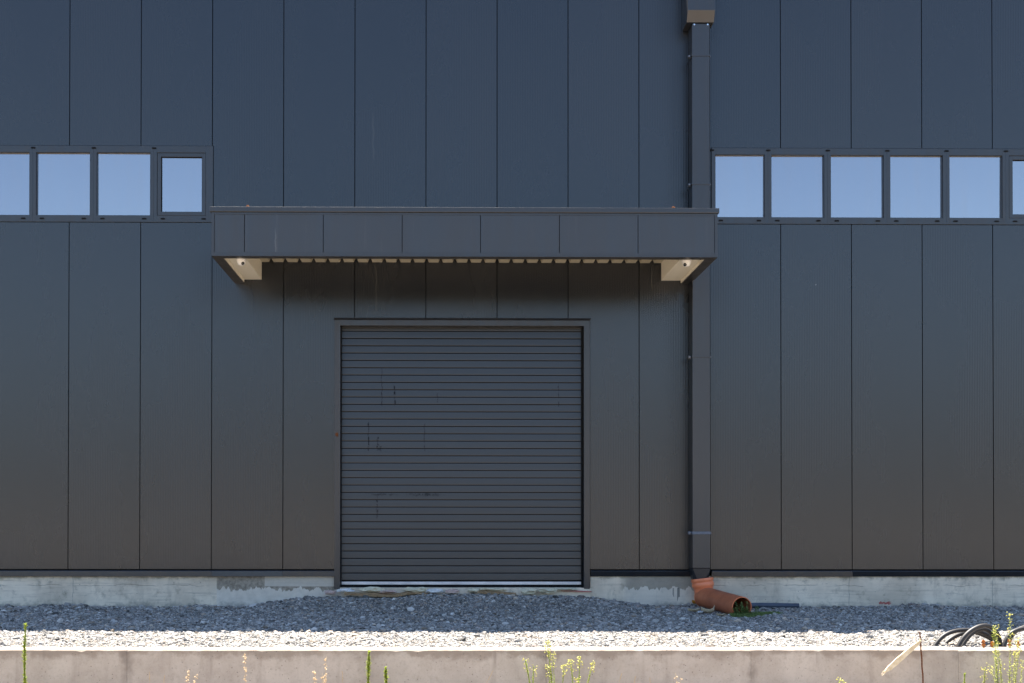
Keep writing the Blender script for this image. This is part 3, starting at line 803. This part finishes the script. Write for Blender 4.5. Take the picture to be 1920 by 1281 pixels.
for a_, rr_ in ((st-dirp*.004, RO+.0245), (end-dirp*.006, RO+.0095)):
    rm_ = MB(); rm_.shell_tube([a_, a_+dirp*.004, a_+dirp*.010], [rr_-.003, rr_, rr_-.002], .010, 40); rm_.build('rim', M_orange2, dpn, smooth=True, auto=35)
# blue grey pipe on the gravel against the plinth
q0, q1 = P(1385,1137,-.22), P(1497,1137.5,-.22)
bp = MB(); bp.shell_tube([(q0.x-.25,-.19,q0.z+.012),(q0.x+.3,-.21,q0.z+.012),(q1.x,-.24,q1.z+.010)], .037, .005, 22)
tag(bp.build('plastic_pipe', M_bluepipe, origin=(q0.x,-.2,q0.z), smooth=True, auto=40), 'dark blue grey plastic pipe lying along the foot of the plinth', 'pipe')

# ------------------------------------------------------------------ weeds
def up_stem(base, tipp, bend, n=9):
    base, tipp = Vector(base), Vector(tipp); out = []
    for i in range(n+1):
        t = i/n; p = base.lerp(tipp, t); p += Vector(bend)*math.sin(math.pi*t); out.append(p)
    return out
def along(path, t):
    f = t*(len(path)-1); i = min(int(f), len(path)-2); return path[i].lerp(path[i+1], f-i)
def stem_leaves(sm, lm, path, r, leaves, L, W, seed, t0=.05, droop=.2, taper=.6, upness=.8):
    rr = random.Random(seed); n = len(path)
    sm.tube(path, [max(.0009, r*(1-.75*i/(n-1))) for i in range(n)], 6)
    for i in range(leaves):
        t = t0+(1-t0)*(i+rr.random()*.8)/leaves; p = along(path, min(t, .999)); a = i*2.4+rr.uniform(-.4,.4)
        ll = L*(1-taper*t)*rr.uniform(.7,1.25)*(.62+.62*abs(math.sin(8*t+seed)))
        lm.leaf(p, (math.cos(a), math.sin(a), upness+rr.uniform(-.3,.5)), ll, W*rr.uniform(.8,1.2), curl=droop*rr.uniform(.4,1.6))
GZ = -.5
def gz(x, y): return height(x, y)
def plant(name, label, cat, base_px, Y, stems, group=None, mat=None, leaves=90, L=.045, W=.008, r=.0035, flowers=0, upness=.8, ms=None, seed=1, taper=.55):
    b = P(base_px, 1290, Y); z0 = gz(b.x, Y)
    o = tag(empty(name, (b.x, Y, z0)), label, cat, group)
    sm, lm, fm = MB(), MB(), MB(); rr = random.Random(seed)
    for i, st in enumerate(stems):
        tx, ty = st[0], st[1]; sc = st[2] if len(st) > 2 else 1
        tp = P(tx, ty, Y+rr.uniform(-.03,.03)); mid = P(st[3], 1284, Y) if len(st) > 3 else None
        b2 = Vector((b.x if mid is None else mid.x, Y+rr.uniform(-.02,.02), z0-.01))
        if mid is not None and abs(mid.x-b.x) > .3: b2.x = b.x
        path = up_stem(b2, tp, (rr.uniform(-.012,.012), rr.uniform(-.02,.02), 0))
        stem_leaves(sm, lm, path, r*sc, int(leaves*sc), L*sc, W, seed*31+i, upness=upness, taper=taper)
        for k in range(int(flowers*sc)):
            t = 1-.22*rr.random()**1.4; p = along(path, min(t,.999))
            fm.blob(p+Vector((rr.uniform(-.028,.028), rr.uniform(-.028,.028), rr.uniform(-.008,.02))), (.006,.006,.005), seed*7+k, 0, .3)
    sm.build('stem', ms or M_stem, o, smooth=True)
    lm.build('foliage', mat or M_green, o)
    if flowers: fm.build('blossoms', M_flower, o)
    return o
GW = 'green weeds along the retaining wall'
plant('weed', 'tall bright green leafy spike standing alone at the far left of the wall', 'weed', 50, -6.1, [(48,1171,1)], GW, leaves=420, L=.034, W=.013, upness=1.0, seed=2, r=.006, taper=.25)
plant('weed', 'bright green spike before the wall below the roller door left post, taller of two', 'weed', 690, -6.0, [(692,1222,1)], GW, leaves=360, L=.036, W=.014, upness=.9, seed=3, r=.006, taper=.2)
plant('weed', 'short bright green spike just right of the taller spike below the roller door', 'weed', 728, -6.0, [(723,1252,1)], GW, leaves=300, L=.036, W=.014, upness=.9, seed=4, r=.006, taper=.2)
plant('weed', 'yellow green pair of drooping shoots left of the dark wall joint', 'weed', 1004, -6.05, [(985,1238,1,1002),(1001,1250,.8,1003)], GW, leaves=220, L=.026, W=.012, flowers=14, seed=5, r=.006)
plant('weed', 'tall branched yellow green weed topped with pale florets, right of the wall joint', 'weed', 1042, -6.05, [(1026,1204,1,1042),(1058,1247,.7,1044),(1027,1249,.7,1036),(1036,1225,.6,1042)], GW, leaves=150, L=.027, W=.011, flowers=44, seed=6, r=.005)
plant('weed', 'three armed yellow green weed with small florets below the right door post', 'weed', 1085, -6.1, [(1087,1234,.9,1080),(1070,1240,.9,1077),(1111,1243,.9,1092),(1083,1272,.5,1084)], GW, leaves=150, L=.027, W=.011, flowers=30, seed=7, r=.005)
plant('weed', 'small yellow green weed tip rising at the lower edge left of the rusty bar', 'weed', 1577, -6.2, [(1574,1274,.8),(1582,1277,.6)], GW, leaves=50, L=.03, W=.012, flowers=14, seed=8)
plant('weed', 'small curved green shoot right of the rusty bar, before the last wall joint', 'weed', 1815, -6.1, [(1809,1263,1)], GW, leaves=200, L=.028, W=.013, seed=9, r=.006)
plant('weed', 'leaning pale green shoot left of the big flowering weed clump', 'weed', 1838, -6.1, [(1847,1252,1,1837)], GW, leaves=180, L=.028, W=.012, mat=M_green2, flowers=12, seed=10, r=.005)
plant('weed', 'big pale green flowering weed clump beside the pipe coils', 'weed', 1889, -6.0, [(1893,1150,1,1890),(1865,1174,.9,1884),(1868,1222,.6,1872),(1877,1240,.6,1880),(1902,1225,.8,1894),(1912,1215,.8,1900),(1855,1246,.6,1880),(1917,1240,.7,1912),(1908,1196,.7,1898)], GW,
      mat=M_green2, leaves=95, L=.034, W=.009, flowers=20, seed=11, r=.0045, taper=.3)
plant('weed', 'feathery green weed leaning on the dark pipe coil behind the wall', 'weed', 1870, -5.75, [(1862,1176,1,1872),(1867,1184,.9,1874)], GW, mat=M_green, leaves=130, L=.034, W=.006, upness=.4, seed=12, taper=.2)
GD = 'dry brown stalks along the retaining wall'
def stalk(label, base_px, Y, stems, seed):
    b = P(base_px, 1290, Y); z0 = gz(b.x, Y); o = tag(empty('dry_stalk', (b.x, Y, z0)), label, 'dry weed', GD)
    sm, fm = MB(), MB(); rr = random.Random(seed)
    for tx, ty, k in stems:
        path = up_stem((b.x, Y, z0-.01), P(tx, ty, Y), (rr.uniform(-.01,.01),0,0)); sm.tube(path, [.0022*(1-.5*i/9) for i in range(10)], 5)
        for j in range(k):
            t = 1-.42*rr.random(); p = along(path, min(t,.999)); a = rr.uniform(0,6.28)
            fm.blob(p+Vector((math.cos(a)*.013, math.sin(a)*.013, 0)), (.006,.006,.006), seed+j, 0, .35)
            fm.leaf(p, (math.cos(a), math.sin(a), .8), .018, .005)
        fm.build('seeds', M_seed, o); fm = MB()
    sm.build('stem', M_dry, o, smooth=True)
stalk('dry forked stalk with a curled tan head, first brown weed left along the wall', 356, -6.1, [(352,1257,16),(368,1265,16)], 21)
stalk('single upright dry stalk dotted with tan seed heads, left of the doorway mound', 459, -6.1, [(458,1225,26)], 22)
stalk('short dry stalk with tan seeds beside a taller leaning dry stalk', 593, -6.1, [(589,1257,20)], 23)
stalk('taller leaning dry stalk with tan seeds, left of the bright green spikes', 602, -6.1, [(612,1231,26),(604,1262,10)], 24)
stalk('pale withered stalk close to the lower edge below the downpipe', 1272, -6.1, [(1267,1262,8),(1276,1271,5)], 25)
def straw(label, base_px, Y, tip, bend, seed):
    b = P(base_px, 1290, Y); z0 = gz(b.x, Y); path = up_stem((b.x,Y,z0-.01), P(*tip,Y), (bend,0,.0), 12)
    m = MB(); m.tube(path, [.0019*(1-.6*i/12) for i in range(13)], 5)
    for j in range(6): m.leaf(along(path,.8+.03*j), (path[-1]-path[-3]).normalized()+Vector((rnd.uniform(-.4,.4),0,0)), .025, .004)
    tag(m.build('grass_straw', M_dry, origin=(b.x,Y,z0)), label, 'grass straw', 'dry grass straws along the retaining wall')
straw('thin upright straw nearest the left wall joint', 279, -6.2, (281,1259), 0, 31)
straw('thin slanted straw right of the left wall joint', 299, -6.2, (309,1265), 0, 32)
straw('thin upright straw between dry stalks and green spikes', 643, -6.2, (642,1258), 0, 33)
straw('long straw arching right, alone between the green weeds below the door', 893, -6.2, (925,1257), -.03, 34)
straw('slanted straw right of the three armed weed, longer one', 1143, -6.2, (1167,1262), -.01, 35)
straw('short slanted straw, second right of the three armed weed', 1180, -6.2, (1192,1268), -.005, 36)
straw('short upright straw, third right of the three armed weed', 1220, -6.2, (1219,1271), 0, 37)

# plant growing in the pipe mouth
pm = end - dirp*.05
o = tag(empty('pipe_weed', (end.x, end.y-.02, .01)), 'small leafy green weed growing out of the orange pipe mouth', 'weed')
sm, lm = MB(), MB(); rr = random.Random(5)
for i in range(22):
    b = Vector((end.x-.09+.15*rr.random(), end.y-.03-.11*rr.random(), .005)); h = rr.uniform(.09,.21)*(.6 if i > 7 else 1)
    tp = b+Vector((rr.uniform(-.07,.05), rr.uniform(-.06,.04), h)); path = up_stem(b, tp, (rr.uniform(-.01,.01),0,0), 5)
    sm.tube(path, .0022, 5)
    for k in range(11):
        t = .25+.75*k/11; a = k*2.2+rr.random(); lm.leaf(along(path,min(t,.999)), (math.cos(a),math.sin(a),.35), rr.uniform(.024,.046), rr.uniform(.018,.030), curl=.3)
sm.build('stem', M_greend, o); lm.build('foliage', M_greend, o)
o = tag(empty('sprout', tuple(G(1419,1152,.02))), 'tiny upright green sprout beside the orange pipe mouth', 'weed')
sm, lm = MB(), MB(); b = o.location.copy()
for i in range(3):
    path = up_stem(b+Vector((.012*i-.012,0,-.01)), b+Vector((.02*i-.02,-.01,.085+.02*(i%2))), (0,0,0), 5); sm.tube(path, .002, 5)
    for k in range(12):
        t = .3+.7*k/12; a = k*2.4; lm.leaf(along(path,min(t,.999)), (math.cos(a),math.sin(a),.7), .028, .010)
sm.build('stem', M_greend, o); lm.build('foliage', M_greend, o)
gm = MB(); rr = random.Random(9)
for i in range(2600):
    t = rr.random(); px = 1372+t*92+rr.gauss(0,2); py = 1153.5+3.5*math.sin(t*3.0)-t*4+rr.gauss(0,1.3)
    q = G(px, py, .012); q.z = height(q.x, q.y)
    a = rr.uniform(0,6.28); gm.leaf(q, (math.cos(a)*.6,math.sin(a)*.6,.7), rr.uniform(.025,.075)*(1-.5*t), .008)
gs = gm.build('grass', M_greend); gs['kind'] = 'stuff'; gs['label'] = 'thin strip of green grass on the gravel before the orange pipe'

# dry leaves left of the pipe
def husk(px, py, L, W, rz, mat, label, seed, curl=.5):
    q = G(px, py, .03); q.z = height(q.x, q.y)+.018; rr = random.Random(seed)
    m = MB(); nu, nv = 9, 5; vs = []
    for i in range(nu):
        for j in range(nv):
            u = i/(nu-1); v = j/(nv-1)-.5; wd = W*math.sin(math.pi*(.06+.88*u))**.7
            x_, y_ = (u-.5)*L, v*wd; z_ = curl*W*(4*v*v)*.8+.25*L*(u-.5)**2*4*curl+rr.uniform(-.004,.004)
            vs.append((q.x+x_*math.cos(rz)-y_*math.sin(rz), q.y+x_*math.sin(rz)+y_*math.cos(rz), q.z+z_))
    m.add(vs, [(i*nv+j, i*nv+j+1, (i+1)*nv+j+1, (i+1)*nv+j) for i in range(nu-1) for j in range(nv-1)])
    ob = m.build('dry_leaf', mat, origin=tuple(q), smooth=True)
    sd_ = ob.modifiers.new('thickness', 'SOLIDIFY'); sd_.thickness = .0025
    tag(ob, label, 'leaf', 'fallen leaves beside the drain pipe')
husk(1301, 1146, .17, .10, .25, M_leafdry, 'pale dry husk farthest left of the orange pipe', 1, .45)
husk(1327, 1147.5, .17, .11, -.35, M_leafdry, 'curled dry husk tucked under the orange elbow', 2, .6)
husk(1313, 1148, .10, .07, .9, M_foamw, 'small whitish husk between two bigger dry husks', 3, .4)
husk(1304, 1137, .10, .08, .3, M_leafor, 'bright orange fallen leaf behind the dry husks', 4, .7)
husk(1352, 1152, .12, .07, .1, M_leafdry, 'flat pale leaf lying below the orange pipe', 5, .3)
q = G(1338,1146,.02); tw = MB(); tw.tube([(q.x-.06,q.y,.03),(q.x-.01,q.y-.01,.05),(q.x+.02,q.y-.01,.11)], [.010,.009,.004], 6); tag(tw.build('twig', M_leafdry, origin=tuple(q)), 'short upturned twig against the orange pipe', 'twig')

# ------------------------------------------------------------------ debris at the door sill
def board(pts, Y, th, wd, mat, name, label, cat, seed, group=None):
    """a thin split piece of board: outline follows measured points along its length"""
    rr = random.Random(seed); m = MB(); n = 14; tops = []
    for i in range(n+1):
        t = i/n; f = t*(len(pts)-1); k = min(int(f), len(pts)-2); a, b = pts[k], pts[k+1]; u = f-k
        q = P(a[0]+(b[0]-a[0])*u, a[1]+(b[1]-a[1])*u, Y); hw = wd*(.35+.65*math.sin(math.pi*min(1,max(0,t*.9+.05)))**.5)*rr.uniform(.85,1.1)
        tops.append((q, hw))
    vs = []
    for q, hw in tops:
        tl = .30
        vs += [(q.x,q.y-hw,q.z-th*.5-hw*tl),(q.x,q.y-hw,q.z+th*.5-hw*tl),(q.x,q.y+hw,q.z+th*.5+hw*tl),(q.x,q.y+hw,q.z-th*.5+hw*tl)]
    fs = []
    for i in range(n):
        for k in range(4): fs.append((i*4+k, i*4+(k+1)%4, (i+1)*4+(k+1)%4, (i+1)*4+k))
    fs += [(3,2,1,0), (n*4,n*4+1,n*4+2,n*4+3)]
    m.add(vs, fs); q = tops[n//2][0]
    tag(m.build(name, mat, origin=tuple(q)), label, cat, group)
GB = 'split board pieces at the door sill'
board([(645,1112.5),(690,1115),(740,1116.5),(768,1112)], -.17, .012, .055, M_shingle, 'split_board', 'long brown split board below the left end of the door', 'board', 1, GB)
board([(735,1116),(765,1112),(782,1110.5),(802,1113.5)], -.12, .012, .05, M_shingle, 'split_board', 'bent brown board piece lapping the long board at its right', 'board', 2, GB)
board([(896,1109.5),(925,1112),(968,1114)], -.14, .013, .05, M_shingle, 'split_board', 'brown split board below the middle of the door', 'board', 3, GB)
board([(1052,1107.5),(1080,1108.5),(1109,1109.5)], -.06, .008, .012, M_redstrip, 'red_strip', 'thin red strip below the right end of the door', 'strip', 4)
def crumb(px, py, w_, h_, Y, mat, label, seed, grp='foam and plaster scraps at the door sill'):
    q = P(px, py, Y); m = MB(); m.blob((q.x,Y,q.z), (w_/2/133,.05,h_/2/133), seed, 1, .32)
    tag(m.build('foam_scrap', mat, origin=tuple(q)), label, 'scrap', grp)
crumb(647, 1107, 30, 8, -.10, M_foamw, 'bluish white scrap beside the left door post', 1)
crumb(694, 1105.5, 48, 9, -.09, M_foam, 'long cream foam scrap above the long brown board', 2)
crumb(728, 1109.5, 34, 6, -.14, M_pink, 'pinkish foam scrap lying on the long brown board', 3)
crumb(779, 1105.5, 46, 10, -.09, M_foam, 'cream foam scrap above the bent brown board piece', 4)
crumb(815, 1108, 34, 8, -.11, M_foamw, 'pale plaster scrap right of the bent board piece', 5)
crumb(848, 1109, 24, 8, -.11, M_pink, 'dull pink scrap between two pale scraps near door middle', 6)
crumb(888, 1107, 24, 10, -.10, M_foam, 'small cream foam scrap left of the middle board', 7)
crumb(990, 1108, 32, 11, -.10, M_foam, 'yellowed lumpy foam scrap right of the middle board', 8)
crumb(1027, 1107.5, 36, 10, -.10, M_foam, 'yellowed foam scrap left of the red strip', 9)
crumb(925, 1105, 50, 5, -.07, M_foam, 'thin cream foam sliver above the middle board', 10)
crumb(618, 1111, 26, 8, -.10, M_pink, 'dull red scrap outside the left door post', 11)
crumb(1062, 1104.8, 44, 4.5, -.06, M_foam, 'thin cream foam sliver above the red strip', 12)

# ------------------------------------------------------------------ behind the wall: coils, iron
def arch(pts, Y0, Y1, m, r=.0208):
    n = 40; path = []
    P3 = [P(a, b, Y0+(Y1-Y0)*i/(len(pts)-1)) for i, (a, b) in enumerate(pts)]
    for i in range(n+1):
        f = i/n*(len(P3)-1); k = min(int(f), len(P3)-2); u = f-k
        a, b, c, d = P3[max(k-1,0)], P3[k], P3[k+1], P3[min(k+2,len(P3)-1)]
        path.append(.5*((2*b)+(c-a)*u+(2*a-5*b+4*c-d)*u*u+(3*b-a-3*c+d)*u**3))
    m.tube(path, r, 14)
def coil(label, arcs):
    m = MB()
    for pts, y0, y1 in arcs: arch(pts, y0, y1, m)
    q = P(arcs[0][0][0][0], 1212, -5.0)
    tag(m.build('pipe_coil', M_conduit, origin=(q.x,-5,0), smooth=True, auto=60), label, 'pipe coil', 'coils of dark pipe behind the retaining wall')
coil('coil of dark grey flexible pipe with a tall loop, right of the rusty bar',
     [([(1746,1222),(1756,1206),(1770,1192),(1789,1184),(1812,1181.5),(1835,1184),(1856,1193),(1871,1206),(1880,1222)], -4.95, -4.75),
      ([(1764,1222),(1774,1206),(1788,1195),(1806,1188),(1826,1186),(1846,1192),(1862,1202),(1872,1222)], -4.85, -4.65),
      ([(1793,1222),(1800,1206),(1810,1192),(1823,1181),(1839,1174),(1853,1174),(1865,1182),(1873,1195),(1878,1222)], -5.10, -4.95),
      ([(1801,1222),(1807,1207),(1818,1192),(1831,1183),(1846,1180),(1858,1187),(1867,1200),(1870,1222)], -5.02, -4.87)])
coil('coil of dark grey flexible pipe running out of the picture at the right edge',
     [([(1880,1222),(1885,1204),(1893,1190),(1906,1182),(1922,1178.5),(1942,1178),(1960,1186),(1972,1200),(1978,1222)], -5.05, -4.9),
      ([(1886,1222),(1893,1200),(1903,1185),(1918,1177),(1936,1174),(1956,1179),(1974,1194),(1984,1222)], -4.85, -4.7)])
GR_ = 'rusty threaded stubs on the wall top'
def stub(px, py, label, big):
    Y = wy1-.05; q = P(px, py, Y); z1 = max(q.z, wz+.05); m = MB(); r = .010
    m.tube([(q.x,Y,wz-.01),(q.x,Y,z1)], r, 8); m.tube([(q.x,Y,wz+.016),(q.x,Y,wz+.034)], r*1.8, 6)
    if big: m.tube([(q.x,Y,z1-.022),(q.x,Y,z1-.006)], r*1.7, 6)
    tag(m.build('rusty_stub', M_rust2, origin=(q.x,Y,wz)), label, 'bolt', GR_)
stub(1844, 1200, 'rusty bolt stub inside the tall pipe loop, leftmost of the row', True)
stub(1860.5, 1203, 'rusty bolt stub under the right foot of the tall pipe loop', True)
stub(1893, 1199, 'rusty bolt stub behind the tall flowering weed stem', True)
stub(1909, 1203, 'rusty bolt stub under the right hand pipe coil', False)

Yb = -5.86
b0, b1 = P(1731.5,1290,Yb), P(1725,1186,Yb)
dv = (b1-b0); zb_ = -.52; b0 = b0+dv*((zb_-b0.z)/dv.z)
m = MB(); npt = 60
m.tube([b0.lerp(b1, i/npt)+Vector((.0015*math.sin(i*.5),0,0)) for i in range(npt+1)], [.0062+.0009*(i%2) for i in range(npt+1)], 8)
tag(m.build('rebar_stake', M_rust, origin=tuple(b0)), 'thin rusty rebar stake standing before the wall', 'stake')
Yl = Yb-.018
l0, l1 = P(1658,1261,Yl-.06), P(1727,1201,Yl)
m = MB(); ax = (l1-l0).normalized(); sd2 = ax.cross(Vector((0,1,0))).normalized(); nrm = Vector((0,1,0))
n = 14; vs = []; fs = []; rr = random.Random(3)
wid = [.004,.012,.017,.019,.020,.020,.019,.019,.018,.018,.017,.016,.014,.010,.004]
for i in range(n+1):
    p = l0.lerp(l1, i/n); hw = wid[i]*1.18; j1, j2 = rr.uniform(-.0015,.0015), rr.uniform(-.0015,.0015)
    for a, b in ((-1,-1),(1,-1),(1,1),(-1,1)): vs.append(p+sd2*(a*hw+(j1 if a > 0 else j2))+nrm*b*.008)
for i in range(n):
    for k in range(4): fs.append((i*4+k, i*4+(k+1)%4, (i+1)*4+(k+1)%4, (i+1)*4+k))
fs += [(3,2,1,0),(n*4,n*4+1,n*4+2,n*4+3)]
m.add(vs, fs)
for k in range(5):   # splinters at the torn end
    b_ = l0.lerp(l1, .10)+sd2*rr.uniform(-.014,.014); m.tube([b_, b_-ax*rr.uniform(.04,.085)+sd2*rr.uniform(-.006,.006)], [.0045,.0012], 5)
for k in range(3):
    b_ = l0.lerp(l1, .93)+sd2*rr.uniform(-.008,.008); m.tube([b_, b_+ax*rr.uniform(.03,.05)+sd2*rr.uniform(-.012,.012)], [.004,.001], 5)
tag(m.build('splintered_lath', M_lath, origin=tuple(l1)), 'splintered pale wooden lath hanging aslant from the rusty rebar stake', 'lath')
